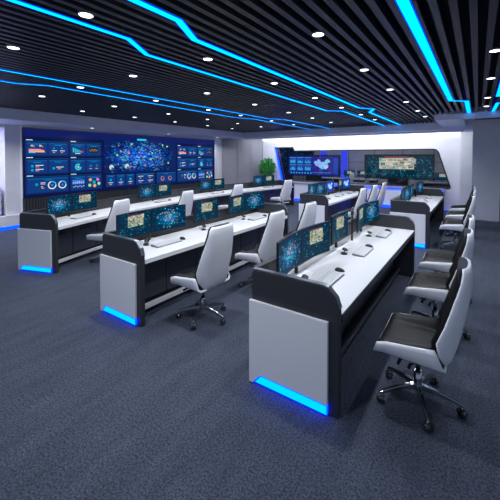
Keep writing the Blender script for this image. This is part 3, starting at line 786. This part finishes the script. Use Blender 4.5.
for (bx, by), wh in (((-5.23, 3.51), 'first from the left'), ((-5.39, 5.3), 'second from the left'), ((-5.5, 7.37), 'third from the left'), ((-5.2, 9.75), 'rightmost')):
    th = math.asin((by - RC[1]) / 14.4); c, s = math.cos(th), math.sin(th)
    chairs.append((bx - .3 * c, by + .3 * s, -th, f'white office chair at the curved console, {wh}', 'chairs at the curved console'))
for i, (X, Y, r, lb, g) in enumerate(chairs):
    o = ch0 if i == 0 else copy_tree(ch0)
    place(o, X, Y, 0, r, lb, 'chair', g)

# ------------------------------------------------------------------ white cabinet at the far left, plant
t = empty('equipment_cabinet', (-10.4, 2.88, 0)); tag(t, 'white rounded cabinet with blue light lines in the niche at the left edge', 'cabinet')
m = MB(); m.box(-.2, .185, -.5, .44, .37, 1.15); m.build('body', M['white'], t, bevel=.04)
m = MB(); m.box(-.18, .16, -.46, .42, 0, .37); m.build('plinth', M['darker'], t)
m = MB()
for z in (.48, .98): m.box(.185, .19, -.46, .40, z, z + .03)
m.build('light_line', M['fblue'], t)

t = empty('potted_plant', (-8.08, 13.05, 0)); tag(t, 'bushy green potted plant standing before the white wall beside the opening', 'plant')
m = MB(); n = 24
m.loft([[(r * math.cos(2 * PI * k / n), r * math.sin(2 * PI * k / n), z) for k in range(n)] for r, z in ((.17, 0), (.22, .5), (.24, .62), (.21, .62), (.2, .55))]); m.build('pot', M['pot'], t)
m = MB(); rnd = random.Random(2)
for k in range(7):
    a_ = k * .9; m.tube((.03 * math.cos(a_), .03 * math.sin(a_), .52), (.16 * math.cos(a_), .16 * math.sin(a_), 1.45), .014, .008, n=6)
m.build('stem', M['stem'], t)
m = MB()
for k in range(900):
    v = Vector((rnd.gauss(0, 1), rnd.gauss(0, 1), rnd.gauss(0, 1))).normalized() * (rnd.random() ** .4)
    p = Vector((v.x * .36, v.y * .34, 1.42 + v.z * .40)); d = (v + Vector((rnd.uniform(-.5, .5), rnd.uniform(-.5, .5), rnd.uniform(-.3, .6)))).normalized()
    sd = d.orthogonal().normalized(); sd.rotate(Matrix.Rotation(rnd.uniform(0, 6.28), 3, d)); l = rnd.uniform(.07, .13); w = l * .3
    up = d.cross(sd) * .01
    m.add([p, p + d * l * .5 + sd * w + up, p + d * l, p + d * l * .5 - sd * w + up], [(0, 1, 2, 3)])
m.build('foliage', M['leaf'], t)

# ------------------------------------------------------------------ desks, monitors and chairs far behind the glass
def back_desk(X, Y, W, label):
    t = empty('back_desk', (X, Y, 0)); tag(t, label, 'desk', 'dark desks in the room behind the opening')
    m = MB(); m.box(0, W, 0, .8, .72, .76); m.build('worktop', M['wallgrey'], t)
    m = MB(); m.box(.02, W - .02, .02, .06, 0, .72); m.box(.02, .07, .06, .78, 0, .72); m.box(W - .07, W - .02, .06, .78, 0, .72); m.build('body', M['darker'], t)
    return t
back_desk(-7.6, 16.9, 3.4, 'long dark desk behind the map display, left of the glowing column')
back_desk(-2.3, 16.4, 2.2, 'dark desk at the right end of the room behind the opening')
back_desk(-4.7, 14.1, 1.6, 'low dark desk below the left part of the teal city display')
bm0 = single('city', 77)
for i, (X, Y, lb) in enumerate(((-6.75, 17.3, 'small dim monitor left of the glowing blue column, on the back desk'), (-5.6, 17.3, 'small dim monitor right of the glowing blue column on the back desk'), (-4.9, 17.3, 'small dim monitor on the back desk beside the city display'), (-1.3, 16.8, 'small dim monitor on the back desk at the right end'), (-.7, 16.8, 'second small dim monitor on the back desk at the right end'))):
    put(bm0, X, Y, .7601, -PI / 2, lb, 'monitor', 'monitors in the room behind')
for X, Y, r, lb in ((-5.35, 16.1, -.15, 'grey chair behind the glass, left one beside the city display'), (-4.5, 15.75, .1, 'grey chair behind the glass, right one beside the city display')):
    o = copy_tree(ch0); place(o, X, Y, 0, r, lb, 'chair', 'chairs in the room behind')

# ------------------------------------------------------------------ light, world, camera
w = bpy.data.worlds.new('world'); bpy.context.scene.world = w; w.use_nodes = True
bg = w.node_tree.nodes['Background']; bg.inputs[0].default_value = (.62, .74, 1, 1); bg.inputs[1].default_value = .47
def area(loc, rot, sx, sy, e, col=(1, 1, 1)):
    l = bpy.data.lights.new('room_lamp', 'AREA'); l.shape = 'RECTANGLE'; l.size = sx; l.size_y = sy; l.energy = e; l.color = col
    o = bpy.data.objects.new('room_lamp', l); C.objects.link(o); o.location = loc; o.rotation_euler = rot; return o
# cove wash lamp, added behind the soffit lip to light the low wall too
area((-4.45, 12.16, 2.735), (math.radians(52), 0, 0), 7.9, .06, 100, (.92, .95, 1))
area((-9.9, 7.6, 2.72), (0, math.radians(-18), 0), .1, 7.6, 8, (.8, .85, 1))
area((-5.5, 16.5, 3.3), (0, 0, 0), 8, 2, 150, (.95, .97, 1))
area((-10.5, 2.3, 2.66), (0, 0, 0), .3, 1.6, 26, (.5, .5, 1))

cam = bpy.data.cameras.new('camera'); co = bpy.data.objects.new('camera', cam); C.objects.link(co)
cam.sensor_width = 36; cam.sensor_fit = 'HORIZONTAL'; cam.lens = 328 / 500 * 36
pitch = math.radians(1.5)
co.location = (0, 0, 1.9); co.rotation_euler = (PI / 2 - pitch, 0, math.radians(34.8))
ppy = 157 + 328 * math.tan(pitch); cam.shift_y = -(250 - ppy) / 500
cam.clip_start = .05
s = bpy.context.scene; s.camera = co
s.view_settings.view_transform = 'Standard'; s.view_settings.look = 'None'; s.view_settings.gamma = 1; s.view_settings.exposure = 0
s.view_settings.use_curve_mapping = False
